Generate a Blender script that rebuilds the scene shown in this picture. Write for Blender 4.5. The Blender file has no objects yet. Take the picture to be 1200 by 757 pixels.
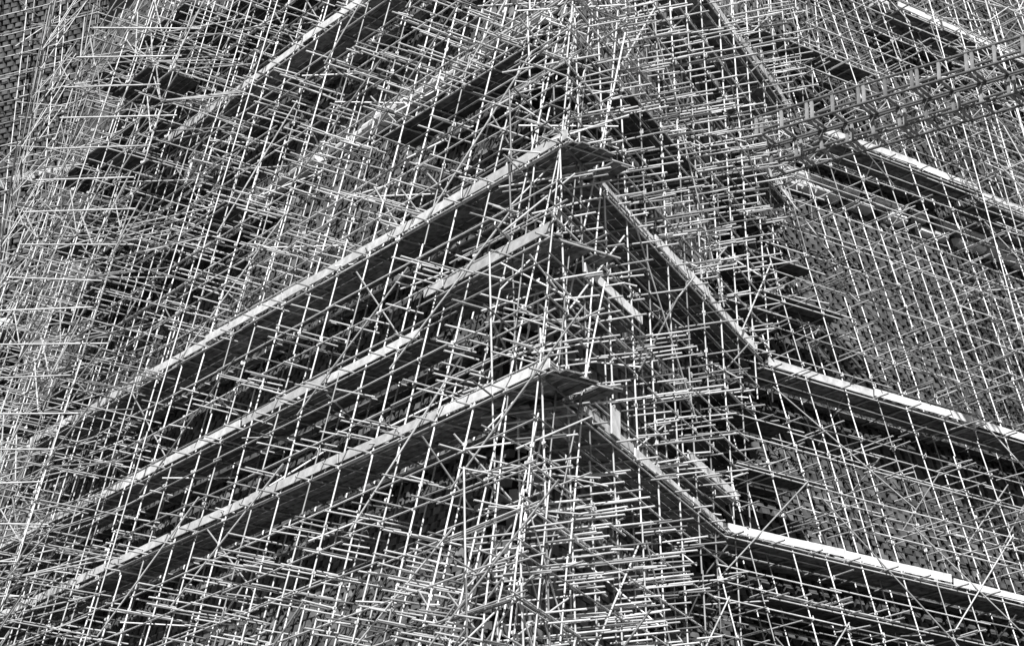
import bpy, math, random
import numpy as np
R = math.radians
rng = random.Random(7)
SC = bpy.context.scene
COL = SC.collection

# ------------------------------------------------------------------ camera
F_PX, PITCH, ROLL = 2817.1 / 1200.0, 21.402, 0.443
cam_d = bpy.data.cameras.new('camera')
cam = bpy.data.objects.new('camera', cam_d)
COL.objects.link(cam)
cam_d.sensor_width = 36.0
cam_d.sensor_fit = 'HORIZONTAL'
cam_d.lens = F_PX * 36.0
cam_d.clip_end = 4000
CAM_Z = 1.6
cam.location = (0, 0, CAM_Z)
from mathutils import Matrix, Vector
cam.rotation_euler = (Matrix.Rotation(R(90 + PITCH), 4, 'X') @ Matrix.Rotation(R(ROLL), 4, 'Z')).to_euler()
SC.camera = cam

# ------------------------------------------------------------------ light
SUN_AZ, SUN_EL = -88.0, 41.0            # direction towards the sun (azimuth from +X), degrees
SC.world = bpy.data.worlds.new('World')
SC.world.use_nodes = True
wt = SC.world.node_tree
bg = wt.nodes['Background']
sky = wt.nodes.new('ShaderNodeTexSky')
sky.sky_type = 'NISHITA'
sky.sun_disc = False
sky.sun_elevation = R(SUN_EL)
sky.sun_rotation = R(90 - SUN_AZ)
bw = wt.nodes.new('ShaderNodeRGBToBW')   # the photograph is black and white
wt.links.new(sky.outputs[0], bw.inputs[0])
wt.links.new(bw.outputs[0], bg.inputs[0])
bg.inputs[1].default_value = 0.05
sd = bpy.data.lights.new('sun', 'SUN')
sd.energy = 5.0
sd.angle = R(0.5)
sun = bpy.data.objects.new('sun', sd)
COL.objects.link(sun)
sv = Vector((math.cos(R(SUN_AZ)) * math.cos(R(SUN_EL)), math.sin(R(SUN_AZ)) * math.cos(R(SUN_EL)), math.sin(R(SUN_EL))))
sun.rotation_euler = sv.to_track_quat('Z', 'Y').to_euler()
SC.view_settings.view_transform = 'Standard'
SC.view_settings.look = 'None'
SC.view_settings.gamma = 1
SC.view_settings.use_curve_mapping = False
SC.view_settings.exposure = 0.58
SC.cycles.max_bounces = 4
SC.cycles.diffuse_bounces = 1
SC.cycles.glossy_bounces = 2

# ------------------------------------------------------------------ materials (all neutral greys)
def new_mat(name, rough=0.7, spec=0.3, metal=0.0):
    m = bpy.data.materials.new(name)
    m.use_nodes = True
    nt = m.node_tree
    b = nt.nodes['Principled BSDF']
    b.inputs['Roughness'].default_value = rough
    b.inputs['Specular IOR Level'].default_value = spec
    b.inputs['Metallic'].default_value = metal
    return m, nt, b

def ramp_of(nt, fac, stops):
    r = nt.nodes.new('ShaderNodeValToRGB')
    e = r.color_ramp.elements
    while len(e) < len(stops):
        e.new(0.5)
    for k, (p, v) in enumerate(stops):
        e[k].position = p
        e[k].color = (v, v, v, 1)
    nt.links.new(fac, r.inputs[0])
    return r.outputs[0]

def noise(nt, scale, detail=4, vec=None, rough=0.6):
    n = nt.nodes.new('ShaderNodeTexNoise')
    n.inputs['Scale'].default_value = scale
    n.inputs['Detail'].default_value = detail
    n.inputs['Roughness'].default_value = rough
    if vec:
        nt.links.new(vec, n.inputs['Vector'])
    return n.outputs[0]

def mult(nt, a, b):
    m = nt.nodes.new('ShaderNodeMath')
    m.operation = 'MULTIPLY'
    for k, x in enumerate((a, b)):
        if isinstance(x, float):
            m.inputs[k].default_value = x
        else:
            nt.links.new(x, m.inputs[k])
    return m.outputs[0]

def tone(nt):
    a = nt.nodes.new('ShaderNodeAttribute')
    a.attribute_name = 'tone'
    return a.outputs['Fac']

def objvec(nt):
    t = nt.nodes.new('ShaderNodeTexCoord')
    return t.outputs['Object']

def make_simple(name, lo, hi, nscale, rough, spec, metal=0.0, bump=0.0, stretch=None):
    m, nt, b = new_mat(name, rough, spec, metal)
    v = objvec(nt)
    if stretch:
        mp = nt.nodes.new('ShaderNodeMapping')
        mp.inputs['Scale'].default_value = stretch[0]
        mp.inputs['Rotation'].default_value = stretch[1]
        mp.vector_type = 'TEXTURE' if False else 'POINT'
        nt.links.new(v, mp.inputs['Vector'])
        v = mp.outputs[0]
    n = noise(nt, nscale, 5, v)
    c = ramp_of(nt, n, [(0.3, lo), (0.7, hi)])
    f = mult(nt, c, tone(nt))
    cc = nt.nodes.new('ShaderNodeCombineColor')
    for k in range(3):
        nt.links.new(f, cc.inputs[k])
    nt.links.new(cc.outputs[0], b.inputs['Base Color'])
    if bump:
        bp = nt.nodes.new('ShaderNodeBump')
        bp.inputs['Strength'].default_value = bump
        bp.inputs['Distance'].default_value = 0.02
        nt.links.new(n, bp.inputs['Height'])
        nt.links.new(bp.outputs[0], b.inputs['Normal'])
    return m

M_TUBE = make_simple('galvanised_steel', 0.40, 0.78, 2.0, 0.42, 0.5, 0.15)
M_CLAMP = make_simple('clamp_steel', 0.30, 0.60, 20.0, 0.5, 0.5, 0.0)
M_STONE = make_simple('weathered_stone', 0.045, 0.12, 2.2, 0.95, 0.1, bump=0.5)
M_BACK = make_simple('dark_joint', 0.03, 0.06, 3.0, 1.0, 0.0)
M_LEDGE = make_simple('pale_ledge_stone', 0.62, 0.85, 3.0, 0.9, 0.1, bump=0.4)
M_BOARD = make_simple('painted_board', 0.50, 0.95, 4.0, 0.6, 0.2)
M_ALU = make_simple('aluminium', 0.45, 0.65, 6.0, 0.4, 0.5, 0.0)
M_EARTH = make_simple('dry_earth', 0.04, 0.06, 0.3, 1.0, 0.0)
# planks: tone carries the board, knots and streaks come from noise stretched along each face
M_PLANK = make_simple('rough_plank', 0.06, 0.32, 5.0, 0.85, 0.1, bump=0.3)

# ------------------------------------------------------------------ geometry store
class Geo:
    def __init__(s):
        s.v = []; s.f = []; s.t = []; s.n = 0; s.smooth = []
    def add(s, verts, faces, tone=1.0, smooth=False):
        s.v.append(np.asarray(verts, float))
        s.f += [tuple(i + s.n for i in f) for f in faces]
        s.t += [tone] * len(faces)
        s.smooth += [smooth] * len(faces)
        s.n += len(verts)
    def build(s, name, mat, parent=None, **props):
        me = bpy.data.meshes.new(name)
        V = np.concatenate(s.v)
        base = V.mean(axis=0)
        me.from_pydata((V - base).tolist(), [], s.f)
        me.materials.append(mat)
        a = me.attributes.new('tone', 'FLOAT', 'FACE')
        a.data.foreach_set('value', s.t)
        me.polygons.foreach_set('use_smooth', s.smooth)
        me.update()
        o = bpy.data.objects.new(name, me)
        COL.objects.link(o)
        o.location = base.tolist()
        if parent is not None:
            o.parent = parent
            pl = np.array(parent.location) if parent.parent is None else np.array(parent.location) + np.array(parent.parent.location)
            o.location = (base - pl).tolist()
        for k, val in props.items():
            o[k] = val
        return o

def frame(a, b):
    d = b - a
    L = np.linalg.norm(d)
    d = d / L
    up = np.array([0, 0, 1.0]) if abs(d[2]) < 0.9 else np.array([1.0, 0, 0])
    x = np.cross(up, d); x /= np.linalg.norm(x)
    return d, x, np.cross(d, x), L

NS = 8
RING = [(math.cos(2 * math.pi * k / NS), math.sin(2 * math.pi * k / NS)) for k in range(NS)]
def tube(g, a, b, r=0.0195, tone=1.0):
    """open steel tube with a wall thickness at its ends"""
    a = np.asarray(a, float); b = np.asarray(b, float)
    d, x, y, L = frame(a, b)
    vs = []; fs = []
    ri = r * 0.8
    for base, rr in ((a, r), (b, r), (a, ri), (b, ri), (a + d * 0.1, ri * .98), (b - d * 0.1, ri * .98)):
        for c, s in RING:
            vs.append(base + (x * c + y * s) * rr)
    for k in range(NS):
        j = (k + 1) % NS
        fs.append((k, j, NS + j, NS + k))
    g.add(vs[:2 * NS], fs, tone, True)
    rim = []
    for k in range(NS):
        j = (k + 1) % NS
        rim.append((k, j, 2 * NS + j, 2 * NS + k)); rim.append((NS + k, NS + j, 3 * NS + j, 3 * NS + k))
        rim.append((2 * NS + k, 2 * NS + j, 4 * NS + j, 4 * NS + k)); rim.append((3 * NS + k, 3 * NS + j, 5 * NS + j, 5 * NS + k))
    rim.append(tuple(range(4 * NS, 5 * NS))); rim.append(tuple(range(5 * NS, 6 * NS)))
    g.add(vs, rim, tone * 0.75, False)

BOXF = [(0, 1, 3, 2), (4, 6, 7, 5), (0, 4, 5, 1), (2, 3, 7, 6), (0, 2, 6, 4), (1, 5, 7, 3)]
def box(g, o, a, b, c, tone=1.0, jit=0.0):
    """box from corner o along the three edge vectors"""
    o = np.asarray(o, float)
    vs = []
    for i in (0, 1):
        for j in (0, 1):
            for k in (0, 1):
                p = o + a * i + b * j + c * k
                if jit:
                    p = p + np.array([rng.uniform(-jit, jit) for _ in range(3)])
                vs.append(p)
    g.add(vs, BOXF, tone)

def clamp(g, p, d, tone=1.0):
    """scaffold coupler: two crossed half shells with a bolt"""
    d = d / np.linalg.norm(d)
    _, x, y, _ = frame(p, p + d)
    for (ax, ay) in ((d, x), (x, d)):
        vs = []
        for e in (-0.032, 0.032):
            for k in range(6):
                t = 2 * math.pi * k / 6
                vs.append(p + ax * e + (ay * math.cos(t) + y * math.sin(t)) * 0.047)
        g.add(vs, [(k, (k + 1) % 6, 6 + (k + 1) % 6, 6 + k) for k in range(6)] + [tuple(range(6)), tuple(range(6, 12))], tone)
    s1, s2 = rng.choice((-1, 1)), rng.choice((-1, 1))
    box(g, p + x * .03 * s1, x * .07 * s1, y * .022, d * .022, tone * .9)
    box(g, p + d * .03 * s2 + y * .02, d * .06 * s2, y * .02, x * .02, tone * .9)

# ------------------------------------------------------------------ projection (only to leave out what the photo shows nothing of)
CP, SP = math.cos(R(PITCH)), math.sin(R(PITCH))
def project(p):
    x, y, z = p[0], p[1], p[2] - CAM_Z
    zf = y * CP + z * SP
    if zf < 1:
        return None
    return 600 + 2817.1 * x / zf, 378 - 2817.1 * (z * CP - y * SP) / zf, zf
def seen(a, b, mg=90):
    A, B = project(a), project(b)
    if A is None or B is None:
        return 0.0
    if max(A[0], B[0]) < -mg or min(A[0], B[0]) > 1200 + mg or max(A[1], B[1]) < -mg or min(A[1], B[1]) > 757 + mg:
        return 0.0
    # length inside the frame
    n = 0
    for k in range(9):
        t = k / 8
        x = A[0] + (B[0] - A[0]) * t; y = A[1] + (B[1] - A[1]) * t
        if 0 <= x <= 1200 and 0 <= y <= 757:
            n += 1
    return 0.001 + (n / 9) * math.hypot(A[0] - B[0], A[1] - B[1]) / A[2]

# ------------------------------------------------------------------ faces of the battered stone building
ORG = np.array([0.5513, 44.9716, 16.7706 + CAM_Z - .22])         # the prow corner at the lowest walkway
class Face:
    def __init__(s, az, t, o, flip=False):
        a = R(az)
        s.h = np.array([math.cos(a), math.sin(a), 0.0])
        n = np.array([-math.sin(a), math.cos(a), 0.0])
        if n[1] < 0 or flip:
            n = -n
        s.n = n
        s.u = np.array([0, 0, 1.0]) + t * n
        s.o = np.asarray(o, float)
        s.N = np.cross(s.h, s.u)
    def P(s, a, z, d=0.0):
        return s.o + s.h * a + s.u * z + s.n * d
    def s_at(s, other, z, d=0.0, d2=None):
        """s where this face's plane at offset d meets the other's at offset d2, at height z above this origin"""
        d2 = d if d2 is None else d2
        p = s.P(0, z, d); q = other.o + other.n * d2
        return float(-((p - q) @ other.N) / (s.h @ other.N))
F1 = Face(126.098, 0.2336, ORG)
F2 = Face(66.518, 0.0328, ORG)
conc = F2.P(F2_S := 11.55, 0.0)
F3 = Face(36.99, 0.3125, conc)
END1 = F1.P(34.8, 16.7)                      # far left end of the long face
F5 = Face(101.0, 0.10, END1 - np.array([0, 0, 16.7]) - 0.10 * 16.7 * np.array([math.sin(R(101)), -math.cos(R(101)), 0]), False)
F5.n = np.array([math.sin(R(101)), -math.cos(R(101)), 0.0]); F5.u = np.array([0, 0, 1.0]) + 0.10 * F5.n
F5.N = np.cross(F5.h, F5.u)
F0 = Face(154.0, 0.0, ORG)
F0.o = END1 + F5.h * 7.0 - np.array([0, 0, 16.7]) + F0.n * 0.0
F0.u = np.array([0, 0, 1.0]) + 0.02 * F0.n; F0.N = np.cross(F0.h, F0.u)
WALL = 2.0

def empty(name, loc, **props):
    o = bpy.data.objects.new(name, None)
    COL.objects.link(o)
    o.location = [float(x) for x in loc]
    for k, v in props.items():
        o[k] = v
    return o

# ------------------------------------------------------------------ ground
g = Geo()
gv = []; n_ = 24
for i in range(n_ + 1):
    for j in range(n_ + 1):
        gv.append(((i / n_ - .5) * 3000, (j / n_ - .5) * 3000, 0.0))
g.add(gv, [(i * (n_ + 1) + j, (i + 1) * (n_ + 1) + j, (i + 1) * (n_ + 1) + j + 1, i * (n_ + 1) + j + 1) for i in range(n_) for j in range(n_)])
g.build('ground', M_EARTH, None, kind='structure')

# ------------------------------------------------------------------ the stone building
bld = empty('stone_building', (ORG[0], ORG[1] + 14, 0), label='huge stone building with leaning block walls behind all the scaffolding', category='building')
ZB, ZT = -18.3, 34.0

def wall(face, smin, smax, bl, bh, gap, course, zlo, zhi, prot=0.13, holes=True, side_tone=1.0, style=0):
    """one leaning wall: dark backing plane and courses of projecting stone blocks"""
    g = Geo()
    zs = np.linspace(ZB, ZT, 12)
    pts = []
    for z in zs:
        pts.append(face.P(smin(z), z, WALL)); pts.append(face.P(smax(z), z, WALL))
        pts.append(face.P(smax(z), z, WALL + .5)); pts.append(face.P(smin(z), z, WALL + .5))
    fs = []
    for k in range(len(zs) - 1):
        for c in range(4):
            e = (c + 1) % 4
            fs.append((k * 4 + c, k * 4 + e, k * 4 + 4 + e, k * 4 + 4 + c))
    g.add(pts, fs, 0.16)
    z = zlo; row = 0
    while z < zhi:
        a = smin(z) + (0.5 * (bl + gap) if row % 2 else 0) + 0.0
        b = smax(z)
        tone_row = rng.uniform(.85, 1.15)
        while a < b:
            L = bl * rng.uniform(.95, 1.05)
            e = min(a + L, b)
            p = face.P(a, z, WALL)
            if e - a > .06 and seen(p, face.P(e, z, WALL), 130):
                pr = prot * rng.uniform(.95, 1.06)
                hh = bh * rng.uniform(.96, 1.0)
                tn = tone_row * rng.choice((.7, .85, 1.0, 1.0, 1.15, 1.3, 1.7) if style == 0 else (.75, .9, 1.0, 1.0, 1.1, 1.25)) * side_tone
                q = p - face.n * pr
                A = face.h * (e - a); B = face.u * hh; C = face.n * (pr + .01)
                j = .006
                box(g, q, A, B, C, tn, j)
                if rng.random() < .08 and style == 0:   # a header that sits proud of its course
                    w = rng.uniform(.4, .6) * (e - a)
                    o2 = q + face.h * rng.uniform(0, e - a - w) - face.n * .05 + face.u * .01
                    box(g, o2, face.h * w, B * .9, face.n * .05, tn * rng.uniform(.9, 1.3), .006)
            a = e + gap * rng.uniform(.9, 1.1)
        z += course; row += 1
    return g.build('wall', M_STONE, bld)

wh12_1 = lambda z: F1.s_at(F2, z, WALL)
wh12_2 = lambda z: F2.s_at(F1, z, WALL)
wh23_2 = lambda z: F2.s_at(F3, z, WALL)
wh23_3 = lambda z: F3.s_at(F2, z, WALL)
wh15_1 = lambda z: F1.s_at(F5, z, WALL, 1.2)
wh15_5 = lambda z: F5.s_at(F1, z, WALL - .8, WALL)
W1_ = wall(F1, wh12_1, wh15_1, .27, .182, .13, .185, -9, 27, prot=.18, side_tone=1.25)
wall(F2, wh12_2, wh23_2, .50, .27, .17, .31, -9, 24, prot=.16, style=1, side_tone=2.1)  # stone of this face lightened to stand in for sunlight
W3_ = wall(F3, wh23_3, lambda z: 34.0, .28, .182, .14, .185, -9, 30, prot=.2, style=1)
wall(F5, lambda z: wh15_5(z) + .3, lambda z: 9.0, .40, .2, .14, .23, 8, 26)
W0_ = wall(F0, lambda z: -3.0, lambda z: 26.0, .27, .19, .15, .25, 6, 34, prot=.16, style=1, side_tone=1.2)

def ledge(face, s0, s1, z, tn=1.0, on=None):
    """projecting cornice of rounded pale stones"""
    a = s0
    g = Geo()
    while a < s1:
        L = rng.uniform(.45, .8)
        if rng.random() < .16 and a > s0 + 1:      # stones that have gone
            if g.n: g.build('stone_ledge', M_LEDGE, bld if on is None else on); g = Geo()
            a += L; continue
        dp = rng.uniform(.45, .65)
        hh = rng.uniform(.26, .4)
        p = face.P(a, z + rng.uniform(-.03, .03), WALL)
        A = face.h * L * .94; B = face.u * hh; C = -face.n * dp
        vs = []; k = 6
        for i in (0, 1):
            for q in range(k + 1):
                t = math.pi * q / k - math.pi / 2
                vs.append(p + A * (i * .96 + .02) + B * (.5 + .5 * math.sin(t)) + C * (.35 + .65 * math.cos(t) ** .7))
            vs.append(p + A * i + B + face.n * .05); vs.append(p + A * i + face.n * .05)
        m = k + 3
        fs = [(q, q + 1, m + q + 1, m + q) for q in range(m - 1)] + [(m - 1, 0, m, 2 * m - 1), tuple(range(m)), tuple(range(m, 2 * m))]
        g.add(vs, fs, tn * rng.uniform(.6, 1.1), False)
        a += L
    if g.n: g.build('stone_ledge', M_LEDGE, bld if on is None else on)
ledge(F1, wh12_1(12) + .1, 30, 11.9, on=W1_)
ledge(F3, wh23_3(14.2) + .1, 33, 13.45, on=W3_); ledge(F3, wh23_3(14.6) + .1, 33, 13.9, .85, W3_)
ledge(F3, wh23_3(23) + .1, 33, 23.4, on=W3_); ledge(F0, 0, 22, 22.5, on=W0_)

# ------------------------------------------------------------------ scaffolds
def emit(root, name, items, limit=100, mat=None, shade_fn=None, r=0.0195):
    """items: (a, b) tubes. The ones that show largest become parts, the rest one part of kind stuff"""
    sc = [(seen(np.asarray(a), np.asarray(b)), i) for i, (a, b, *_) in enumerate(items)]
    sc = [x for x in sc if x[0] > 0]
    sc.sort(reverse=True)
    rest = Geo(); nr = 0
    for rank, (_, i) in enumerate(sc):
        a, b = items[i][0], items[i][1]
        rr = items[i][2] if len(items[i]) > 2 else r
        tn = rng.choice((.3, .55, .8, .95, 1.0, 1.1, 1.2))
        if shade_fn: tn *= shade_fn(a, b)  # regional shade multiplied into the tube colour
        if rank < limit:
            gg = Geo(); tube(gg, a, b, rr, tn); gg.build(name, mat or M_TUBE, root)
        else:
            tube(rest, a, b, rr, tn); nr += 1
    if nr:
        rest.build(name, mat or M_TUBE, root, kind='stuff')

def emit_clamps(root, pts, limit=100):
    sc = []
    for i, (p, d) in enumerate(pts):
        q = project(p)
        if q and -60 < q[0] < 1260 and -60 < q[1] < 817:
            inside = 0 <= q[0] <= 1200 and 0 <= q[1] <= 757
            sc.append(((1.0 if inside else .01) / q[2], i))
    sc.sort(reverse=True)
    rest = Geo(); nr = 0
    for rank, (_, i) in enumerate(sc):
        p, d = pts[i]
        tn = rng.uniform(.7, 1.2)
        if rank < limit:
            gg = Geo(); clamp(gg, p, d, tn); gg.build('coupler', M_CLAMP, root)
        else:
            clamp(rest, p, d, tn); nr += 1
    if nr:
        rest.build('coupler', M_CLAMP, root, kind='stuff')

def U(a, b): return rng.uniform(a, b)

def scaffold(face, root, smin, smax, zlo, zhi, bay=1.3, lift=1.95, rows=(0, 1.35), z0=0.0, decks=(), far=99.0, rowoff=.45, rad=.0215, hipclear=0.0,
             p_tr=.8, tr_step=.65, p_brace=.6, brace_dir=1, out=(.25, .8), guard=True, stand_to=-18.3, tmax=2.0, p_cross=.35):
    st = []; le = []; tr = []; br = []; cl = []
    col = {}
    s_all0 = min(smin(zlo), smin(zhi)); s_all1 = max(smax(zlo), smax(zhi))
    n = int((s_all1 - s_all0) / bay) + 2
    for ri, d in enumerate(rows):
        for i in range(n):
            s = s_all0 + i * bay + (bay * rowoff if ri == 1 else 0) + U(-.12, .12)
            if ri == 0: col[i] = s
            if len(rows) > 2 and ((ri == 2 and rng.random() < .75) or (ri == 1 and rng.random() < .4)): continue
            # standards in tubes of five to six metres, lapped end to end
            z = stand_to + U(0, 3)
            while z < zhi:
                L = U(4.8, 6.4)
                z1 = min(z + L, zhi + U(0, .8))
                zm = (z + z1) / 2
                if smin(z) - .1 <= s <= smax(z1) + .1 and smin(z1) - .1 <= s:
                    dj = U(-.03, .03)
                    a = face.P(s + dj, z, d + dj); b = face.P(s + dj + U(-.06, .06), z1, d + dj + U(-.02, .05))
                    if z1 > zlo - 4 or ri == 0:
                        st.append((a, b))
                elif smin((z)) - .1 <= s <= smax(z) + .1:       # the hip cuts this one short
                    zz = z
                    while zz < z1 and smin(zz) - .1 <= s <= smax(zz) + .1: zz += .25
                    if zz - z > 1: st.append((face.P(s, z, d), face.P(s, zz, d)))
                elif smin(z1) - .1 <= s <= smax(z1) + .1:
                    zz = z1
                    while zz > z and smin(zz) - .1 <= s <= smax(zz) + .1: zz -= .25
                    if z1 - zz > 1: st.append((face.P(s, zz, d), face.P(s, z1, d)))
                z = z1 - U(0, .25) if rng.random() < .3 else z1 + .01
    k0 = math.floor((zlo - z0) / lift); k1 = math.ceil((zhi - z0) / lift)
    levels = [z0 + k * lift for k in range(k0, k1 + 1)]
    for zl in levels:
        for ri, d in enumerate(rows):
            offs = [0.0] + ([1.0, .5] if (guard and ri == 0) else [])
            for of in offs:
                if of == .5 and rng.random() < .7: continue
                s = smin(zl + of) - U(.05, .4)
                e = smax(zl + of) + U(0, .5)
                while s < e:
                    L = min(U(3.2, 6.4), e - s)
                    if of == 0 and ri > 0 and any(w0 < s < w1 and wz - 1.1 < zl < wz + .3 for w0, w1, wz in decks) and rng.random() < .6:
                        s += L; continue
                    if L > .8 and not (of and rng.random() < .12) and not (s > far and rng.random() < .5):
                        j = U(-.05, .05)
                        dd = d - .055 + U(-.01, .01)
                        z = zl + of - .12
                        le.append((face.P(s, z + j, dd), face.P(s + L, z + j + U(-.07, .07), dd)))
                    s += L - (.35 if rng.random() < .4 else -.03)
    # transoms stick out past the outer row
    z = levels[0]
    while z < levels[-1]:
        for i, s in col.items():
            for sub in (0, .5):
                ss = s + sub * bay
                if not (smin(z) - .2 <= ss <= smax(z) + .2): continue
                if rng.random() > (p_tr if not sub else p_tr * .45): continue
                if ss > far and rng.random() < .45: continue
                if any(w0 < ss < w1 and wz - 1.25 < z < wz + .42 for w0, w1, wz in decks) and rng.random() < .72: continue
                if face is F2 and ss > smax(z) - 1.3 and rng.random() < .6: continue
                if ss < smin(z) + hipclear and rng.random() < .55: continue
                k = 1 + (rng.random() < .25) + (rng.random() < .1) + (face is not F3 and z < -1.4)
                for q in range(k):
                    zz = z + U(-.12, .12) + q * U(.08, .14)
                    s1 = ss + U(.04, .09) * rng.choice((-1, 1)) + q * U(-.1, .25)
                    d0 = -U(*out); d1 = tmax - U(.15, .3) if rng.random() < .3 else U(.15, .9)
                    sk = U(-.06, .06)
                    tr.append((face.P(s1, zz, d0), face.P(s1 + sk, zz + U(-.04, .04), d1)))
                if not sub: cl.append((face.P(s, z, -.0), face.u))
        z += tr_step
    # bracing: long diagonals on the face and short knees between the rows
    for zl in levels[::2]:
        for i, s in col.items():
            if not (smin(zl) <= s <= smax(zl)): continue
            if i % 3 == 0 and rng.random() < p_brace:
                ds, dz = U(2.4, 4.2), U(2.6, 3.9)
                if brace_dir < 0 or face is F3:
                    if rng.random() < .35: dz = -dz
                br.append((face.P(s, zl, -.1), face.P(s - brace_dir * ds, zl + dz, -.1)))
    for zl in levels:
        for i, s in col.items():
            if not (smin(zl) <= s <= smax(zl)): continue
            if rng.random() < p_cross:
                a, b = (-.3, max(rows) + .1)
                if rng.random() < .5: a, b = b, a
                br.append((face.P(s + .07, zl + U(0, .2), a), face.P(s + .07 + U(-.3, .3), zl + lift * U(.5, .95), b)))
            if rng.random() < p_cross * .6:    # plan braces
                br.append((face.P(s, zl + .1, -.15), face.P(s + U(.8, 1.6) * rng.choice((-1, 1)), zl + U(.05, .3), max(rows))))
    for zl in levels:
        for i, s in col.items():
            if smin(zl) <= s <= smax(zl): cl.append((face.P(s, zl - .1, -.03), face.u)); 
    shade_at = (lambda a, b: .78 if float((a - face.o) @ face.h) > far else 1.0)  # tubes past far are coloured darker in place of shade
    emit(root, 'standard', st, shade_fn=shade_at, r=rad); emit(root, 'ledger', le, shade_fn=shade_at, r=rad); emit(root, 'transom', tr, shade_fn=shade_at, r=rad); emit(root, 'brace', br, shade_fn=shade_at, r=rad)
    emit_clamps(root, cl)

h12_1 = lambda z: F1.s_at(F2, z)
h12_2 = lambda z: F2.s_at(F1, z)
h23_2 = lambda z: F2.s_at(F3, z)
h23_3 = lambda z: F3.s_at(F2, z)

r1 = empty('scaffold', F1.P(12, -18.3), label='broad tube scaffold covering the long left wall up to the central corner', category='scaffold', group='scaffolds round the stone building')
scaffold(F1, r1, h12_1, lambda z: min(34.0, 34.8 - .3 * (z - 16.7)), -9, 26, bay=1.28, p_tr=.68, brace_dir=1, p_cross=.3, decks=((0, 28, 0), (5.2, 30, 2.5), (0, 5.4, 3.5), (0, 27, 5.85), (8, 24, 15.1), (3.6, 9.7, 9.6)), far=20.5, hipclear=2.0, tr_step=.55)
r2 = empty('scaffold', F2.P(6, -18.3), label='steep tube scaffold just right of the central corner with level tubes jutting right', category='scaffold', group='scaffolds round the stone building')
scaffold(F2, r2, h12_2, lambda z: h23_2(z) + .1, -9, 25, bay=1.35, decks=((0, 11.5, -.15), (2.7, 6.2, 3.2), (3, 15.3, 5.75), (11.5, 20, 15.1)), p_tr=.76, tr_step=.52, p_cross=.3, hipclear=1.2, brace_dir=-1, out=(.3, .9))
r3 = empty('scaffold', F3.P(12, -18.3), label='right tube scaffold whose uprights lean left across the grey block wall', category='scaffold', group='scaffolds round the stone building')
scaffold(F3, r3, h23_3, lambda z: 30.0, -9, 30, bay=1.28, rows=(0, 1.45, .75), rad=.0195, decks=((0, 14, -.15), (3, 17, 5.3), (8, 22, 14.7), (14, 24, 22), (4, 7, 8), (4, 6.4, 9.3), (3.9, 5.6, 10.6), (1.2, 4, 2.1), (1.2, 4, 3.6)), rowoff=-.05, p_tr=.72, tr_step=.75, p_brace=.5, brace_dir=1, p_cross=.2)
r0 = empty('scaffold', F0.P(8, -18.3), label='sparse tube scaffold in the upper left corner before rounded stone blocks', category='scaffold', group='scaffolds round the stone building')
scaffold(F0, r0, lambda z: -2.0, lambda z: 24.0, 6, 34, bay=1.7, rows=(0, 1.2), p_tr=.15, tr_step=.98, p_brace=.5, p_cross=.2)

# projecting stair towers: dense three-row lattices in front of the faces
def tower(face, root, s0, s1, d0, d1, zlo, zhi, ns, nd, lift=1.0, upright=None, shade_tone=1.0):
    st = []; le = []; tr = []; br = []; cl = []
    S = np.linspace(s0, s1, ns); D = np.linspace(d0, d1, nd)
    up = face.u if upright is None else upright
    P = lambda a, z, d: face.o + face.h * a + up * z + face.n * d
    for s in S:
        for d in D:
            z = zlo + U(-1, 0)
            s_ = s + U(-.12, .12); d_ = d + U(-.1, .1)
            while z < zhi:
                z1 = min(z + U(4.5, 6.4), zhi + U(0, 1.2))
                st.append((P(s_, z, d_), P(s_ + U(-.05, .05), z1, d_))); z = z1
    st += [(P(s, -18.3, d), P(s, zlo, d)) for s in (s0, s1) for d in (d0, d1)]
    z = zlo
    while z < zhi:
        for d in D:
            if rng.random() < .55:
                le.append((P(s0 - U(.2, .8), z + U(-.1, .1), d), P((s0 + s1) / 2 + U(-.6, .6), z + U(-.1, .1), d)))
            if rng.random() < .55:
                le.append((P(s1 + U(.2, .8), z + U(-.1, .1), d), P((s0 + s1) / 2 + U(-.6, .6), z + U(-.1, .1), d)))
        for s in S:
            for q in range(int(rng.random() < .7)):
                zz = z + U(-.2, .2)
                tr.append((P(s + .06 + q * .12, zz, d0 - U(.2, .8)), P(s + .06 + q * .12 + U(-.1, .1), zz + U(-.05, .05), U(-.2, d1 + .4))))
            cl.append((P(s, z, d0), up))
        for k in range(5):
            s = rng.choice(list(S))
            br.append((P(s, z, d0), P(s + U(.2, .6), z + lift * U(.8, 1.8), d1 * U(.4, .8))))
            br.append((P(s, z, d0 - .05), P(s + U(.8, 2.2) * rng.choice((-1, 1)), z + lift * U(.9, 2), d0 - .05)))
        z += lift
    shade_at = lambda a, b: shade_tone  # one factor darkens every tube of the tower to imitate shade
    emit(root, 'standard', st, shade_fn=shade_at); emit(root, 'ledger', le, shade_fn=shade_at); emit(root, 'transom', tr, shade_fn=shade_at); emit(root, 'brace', br, shade_fn=shade_at); emit_clamps(root, cl)

rt = empty('scaffold_tower', F1.P(21, -18.3, -1.5), label='dense projecting scaffold tower along the left side before the long face', category='scaffold', group='projecting scaffold towers')
tower(F1, rt, 17.3, 25.2, -3.0, -.6, -6, 18.5, 6, 2, shade_tone=.75)
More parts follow.
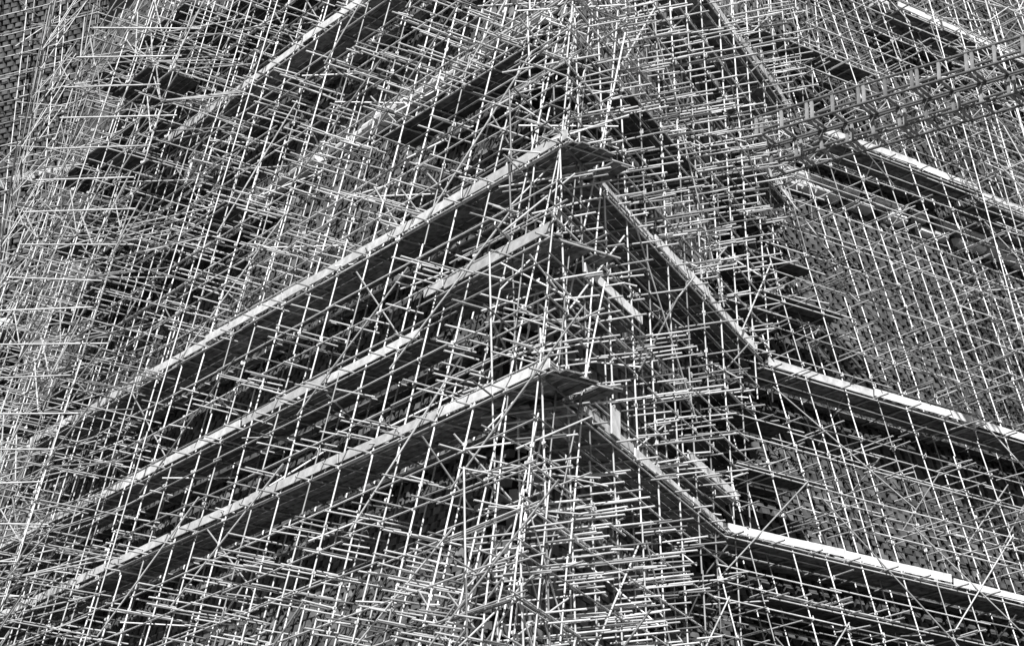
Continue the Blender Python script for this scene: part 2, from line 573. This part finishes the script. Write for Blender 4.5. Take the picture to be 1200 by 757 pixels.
# its level plan braces, one under the other down the right hand side
pb = []
for k in range(24):
    z = -4.5 + k * 1.0
    a = F1.P(17.3, z, -3.0)
    if k % 1 == 0:
        b = a + np.array([-2.75, .2, 0.02])
        pb.append((b + np.array([U(-.2, .2), 0, 0]), a + np.array([U(-.2, .6), U(-.2, .2), U(-.1, .1)]), .023))
for a, b, r in pb:
    gg = Geo(); tube(gg, a, b, r, U(.7, .95)); gg.build('plan_brace', M_TUBE, rt)
rt2 = empty('scaffold_tower', F3.P(17, -18.3, -1.2), label='bright upright scaffold tower in the top right corner behind the lattice beams', category='scaffold', group='projecting scaffold towers')
tower(F3, rt2, 13.2, 21.5, -2.2, -.3, 9.0, 25.5, 6, 3, lift=1.0, upright=np.array([0, 0, 1.0]) + .22 * F3.n)
rt3 = empty('scaffold_tower', F5.P(3, -18.3, -.8), label='narrow edge-on scaffold strip between the dense tower and the upper left wall', category='scaffold', group='projecting scaffold towers')
tower(F5, rt3, .2, 3.0, -.5, .8, 10, 26, 3, 2, lift=1.9, shade_tone=.55)

# prow: raking bundle at the central corner
rp = empty('corner_scaffold', ORG - np.array([0, 0, 18.3]), label='crossing tubes bundled along the sharp central corner of the building', category='scaffold', group='scaffolds round the stone building')
hip = np.cross(F1.N, F2.N); hip = hip / hip[2]
hipP = lambda z, inn=0.0: ORG + hip * z + np.array([0, 1.0, 0]) * inn
st = []; le = []; br = []; tr = []; cl = []
for ox, oy in ((-.05, -.05), (.35, .8), (-.6, .85), (.0, 1.9), (.9, 1.7)):
    z = -18.3
    while z < 14:
        z1 = z + U(4.6, 6.2)
        off = np.array([ox + U(-.05, .05), oy, 0])
        st.append((ORG + hip * z + off, ORG + hip * z1 + off)); z = z1 + .01
z = -8.0
while z < 13:
    if any(zd - 1.5 < z < zd + .25 for zd in (0, 3.5, 5.85)):
        z += .3
        continue
    for q in range(1 + (rng.random() < .7)):
        dz = U(-.25, .25)
        le.append((hipP(z + dz) + F1.h * -U(.2, .5), hipP(z + dz) + F1.h * U(2.0, 4.5) + np.array([0, 0, U(-.1, .1)])))
        dz = U(-.25, .25)
        le.append((hipP(z + dz) + F2.h * -U(.2, .5), hipP(z + dz) + F2.h * U(2.5, 5) + np.array([0, 0, U(-.1, .1)])))
    for q in range(int(rng.random() < .6)):
        dz = U(-.3, .3)
        tr.append((hipP(z + dz) + F1.h * U(.1, 1.4) - F1.n * U(.2, .7), hipP(z + dz) + F1.h * U(.1, 1.4) + F1.n * U(1.2, 2.6)))
        tr.append((hipP(z + dz) + F2.h * U(.1, 2.0) - F2.n * U(.2, .9), hipP(z + dz) + F2.h * U(.1, 2.0) + F2.n * U(.8, 1.9)))
    if rng.random() < .55:
        br.append((hipP(z) + F2.h * .1, hipP(z - 2.2) + F2.h * 2.6))
        br.append((hipP(z, .2) + F1.h * .1, hipP(z - 2.0, .2) + F1.h * 2.6))
    if rng.random() < .6:
        br.append((hipP(z - 1.4) + F1.h * 1.6 - F1.n * .1, hipP(z + .2) + F2.h * .8))
    cl.append((hipP(z) + np.array([0, -.05, 0]), hip)); cl.append((hipP(z + .3) + np.array([0, -.05, 0]), hip))
    z += 1.0
emit(rp, 'standard', st); emit(rp, 'ledger', le); emit(rp, 'transom', tr); emit(rp, 'brace', br); emit_clamps(rp, cl)

# ------------------------------------------------------------------ walkways
def planks(g, face, s0, s1, z, d0, d1, shade_tone=1.0):
    """boards along the face, butted every 3.9 m, laid side by side from d0 to d1"""
    w = .225
    nb = max(1, int(round((d1 - d0) / (w + .02))))
    for b in range(nb):
        d = d0 + b * (w + .02)
        s = s0 + U(-.12, .12)
        while s < s1:
            L = min(3.9, s1 - s + U(-.06, .1))
            if L < .4: break
            j = U(-.008, .012)
            o = face.P(s, z + j, d)
            up = np.array([0, 0, .038])
            A = face.h * (L - .012) + np.array([0, 0, U(-.01, .01)])
            box(g, o, A, face.n * w, up, shade_tone * U(.6, 1.35))
            s += L
def walkway(face, name, label, s0, s1, z, d0=.06, d1=1.6, board=True, group='walkways along the scaffold', gaps=(), bh=.2):
    shade_tone = (.95 if s0 < 1.5 else .75) if board else .4  # underside shade put into the plank colour, deepest without toe boards
    root = empty(name, face.P((s0 + s1) / 2, z, (d0 + d1) / 2), label=label, category='walkway', group=group)
    g = Geo()
    if d1 > 1.4 and d0 > 0:
        planks(g, face, s0, s1, z, d0, 1.2, shade_tone=shade_tone); planks(g, face, s0 + .2, s1 - .1, z, 1.45, 1.85, shade_tone=shade_tone)
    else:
        planks(g, face, s0, s1, z, d0, d1, shade_tone=shade_tone)
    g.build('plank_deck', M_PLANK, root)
    # bearers under the boards
    s = s0 + .1
    while s < s1:
        gg = Geo()
        a = s + U(-.05, .05)
        tube(gg, face.P(a, z - .03, -U(.3, .6)), face.P(a, z - .03 + U(-.01, .01), min(1.95, d1 + .35)), .0245, U(.5, .9))
        gg.build('bearer', M_TUBE, root)
        s += 1.28
    gg = Geo(); tube(gg, face.P(s0 - .2, z - .11, -.02), face.P(s1 + .2, z - .11, -.02)); gg.build('edge_tube', M_TUBE, root)
    if board:
        s = s0
        while s < s1 - .3:
            L = min(3.9, s1 - s)
            gg = Geo()
            o = face.P(s, z + .045 + U(-.03, .03), -.005 + U(-.02, .01))
            ln = L - U(.01, .09); tl = face.h * ln + np.array([0, 0, U(-.05, .05)]) + face.n * U(-.03, .03)
            hb = np.array([0, 0, bh * U(.92, 1.06)]); tt = U(.7, 1.1); sag = np.array([0, 0, -U(0, .025)])
            box(gg, o, tl * .5 + sag, -face.n * .032, hb, tt)
            box(gg, o + tl * .5 + sag, tl * .5 - sag, -face.n * .032, hb, tt)
            gg.build('toe_board', M_BOARD, root)
            s += L
    return root
W = walkway
W(F1, 'walkway', 'lowest left walkway with white toe boards ending at the central corner', -.35, 28, 0.0)
W(F1, 'walkway', 'middle left walkway with white toe boards stopping short of the central corner', 5.2, 30, 2.5)
W(F1, 'walkway', 'short stepped-up walkway at the central corner above the lowest one', 0.75, 5.4, 3.5)
W(F1, 'walkway', 'long left walkway highest to reach the central corner, white toe boards', 0.85, 27, 5.85)
W(F1, 'walkway', 'high left walkway cut off by the top edge with dark shade beneath', 8, 23.8, 15.15)
W(F1, 'walkway', 'dark boarded platform without toe boards left above the central corner', 3.6, 9.7, 9.6, d0=.1, d1=1.5, board=False)
W(F2, 'walkway', 'lowest steep walkway right of the corner running down to the bend', 1.4, 11.45, -.15)
W(F2, 'walkway', 'short white-edged walkway piece between two longer ones right of the corner', 2.7, 6.2, 3.2)
W(F2, 'walkway', 'upper steep walkway right of the corner running down to the bend', 3.5, 15.3, 5.75)
W(F2, 'walkway', 'short white-edged piece just above the lower right bend', 9.0, 12.8, .95)
W(F2, 'walkway', 'steep walkway descending from the top edge to the lattice beams', 11.5, 20.1, 15.1)
W(F2, 'walkway', 'short pale-edged piece below the left end of the lattice beams', 16.6, 19.6, 11.85)
W(F2, 'walkway', 'plain dark boards behind uprights high on the steep right face', 4.5, 12.5, 9.3, board=False)
W(F3, 'walkway', 'lowest right walkway with long white toe boards below the bend', .05, 14, -.15)
W(F3, 'walkway', 'middle right walkway running from the upper bend to the right edge', 3.2, 17, 5.35)
W(F3, 'walkway', 'upper right walkway starting under the lattice beams', 8.6, 15.2, 14.8)
W(F3, 'walkway', 'darker tail end of the upper right walkway along the right edge', 15.3, 22, 14.5)
W(F3, 'walkway', 'topmost right walkway near the top edge of the photo', 14.5, 24, 22.0)
W(F3, 'walkway', 'shaded boards under the bottom right walkway close to the lower edge', 1.0, 9, -1.6, board=False)
W(F0, 'walkway', 'pale-edged walkway at the left edge of the photo', 0.5, 16, 15.6, bh=.34)
# landings
LG = 'small boarded landings'
LD = [
 (F3, 3.9, 5.6, 10.6, 'uppermost small dark landing in the corner right of the bend'),
 (F3, 4.0, 6.4, 9.3, 'second small dark landing under the lattice beams'),
 (F3, 4.0, 7.1, 8.0, 'third small dark landing with a bright front tube'),
 (F3, 1.2, 4.4, 7.3, 'dark landing tucked into the bend above the middle right walkway'),
 (F3, 1.0, 3.6, 3.6, 'dark landing just below the middle right walkway'),
 (F3, 1.2, 4.1, 2.1, 'lowest dark landing above the lowest right walkway'),
 (F3, .9, 3.2, 18.5, 'dark boards high in the corner by the top edge'),
 (F3, 6.0, 12.0, 18.4, 'broad dark boards between two upper right walkways'),
 (F2, 11.8, 14.6, 2.5, 'dark landing on the steep face near the lower bend'),
 (F2, 15.2, 18.2, 8.4, 'dark landing on the steep face under the upper bend'),
 (F2, 12.6, 15.8, 3.9, 'dark boards under the upper steep walkway by the bend'),
]
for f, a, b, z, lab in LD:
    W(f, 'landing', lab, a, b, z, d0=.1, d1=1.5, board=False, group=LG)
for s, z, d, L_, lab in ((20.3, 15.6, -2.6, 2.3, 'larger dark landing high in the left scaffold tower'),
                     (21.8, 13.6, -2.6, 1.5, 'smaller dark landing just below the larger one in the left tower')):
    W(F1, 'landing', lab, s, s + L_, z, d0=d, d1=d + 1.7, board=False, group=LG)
for s0_, s1_, z, lab in ((17.0, 29.0, 19.5, 'boards added for shade above the left tower landings near the top edge'),
                     (24.5, 33.0, 17.4, 'boards added for shade between the top edge and the upper left stone wall'),
                     (26.0, 33.5, 21.6, 'topmost boards added for shade close to the upper left stone wall'),
                     (23.5, 31.0, 14.0, 'boards added for shade behind the upper part of the left tower'),
                     (18.0, 30.0, 11.0, 'boards added for shade behind the middle of the left tower'),
                     (25.5, 31.0, 7.5, 'short boards added for shade behind the lower part of the left tower')):
    W(F1, 'walkway', lab, s0_, s1_, z, board=False)  # board runs added only to darken the scaffold around the left tower

gg = Geo()
box(gg, F2.P(3.7, -.1, -.09), F2.h * .5, -F2.n * .035, np.array([0, 0, .62]), .95)
gg.build('board', M_BOARD, None, label='short white board standing upright on the lowest walkway just right of the corner', category='board')

# ------------------------------------------------------------------ lattice ladder beams, upper right
def ladder_beam(label, P0, direc, length, hgt, wid, pitch):
    root = empty('ladder_beam', P0, label=label, category='beam', group='aluminium lattice beams')
    d = direc / np.linalg.norm(direc)
    side = np.cross(np.array([0, 0, 1.0]), d); side /= np.linalg.norm(side)
    if side[1] < 0: side = -side
    up = np.array([0, 0, 1.0])
    for nm, off in (('upper_chord', up * hgt), ('lower_chord', up * 0.0), ('rear_chord', side * wid), ('rear_upper_chord', side * wid + up * hgt)):
        gg = Geo(); tube(gg, P0 + off, P0 + off + d * length, .04, .24); gg.build('chord', M_ALU, root)
    k = 0; s = .3
    while s < length:
        for q in ((0, .16) if k % 2 == 0 else (0,)):
            gg = Geo(); box(gg, P0 + d * (s + q) + up * .03 - side * .03, d * .085, side * .055, up * (hgt - .06), U(.3, .6)); gg.build('rung', M_ALU, root)
            gg = Geo(); box(gg, P0 + d * (s + q) - up * .02 + side * .035, d * .1, side * (wid - .07), up * .045, .5); gg.build('rung', M_ALU, root)
        if k % 2 == 0:
            gg = Geo(); tube(gg, P0 + d * (s + .2) + up * .05 + side * wid, P0 + d * (s + pitch) + up * (hgt - .05) + side * wid, .018, .9); gg.build('lacing', M_ALU, root)
        else:
            gg = Geo(); tube(gg, P0 + d * (s + .05) + up * (hgt - .05) + side * wid, P0 + d * (s + pitch) + up * .05 + side * wid, .018, .9); gg.build('lacing', M_ALU, root)
        s += pitch; k += 1
    return root
bd = np.array([math.cos(R(-37.2)), math.sin(R(-37.2)), 0])
B0 = np.array([6.43, 59.95, 30.61])
ladder_beam('upper of two long lattice beams crossing the top right', B0, bd, 22, .55, .75, .8)
ladder_beam('lower of two long lattice beams crossing the top right', B0 + np.array([.45, .62, -.58]) - bd * .8, bd, 22, .52, .75, .8)
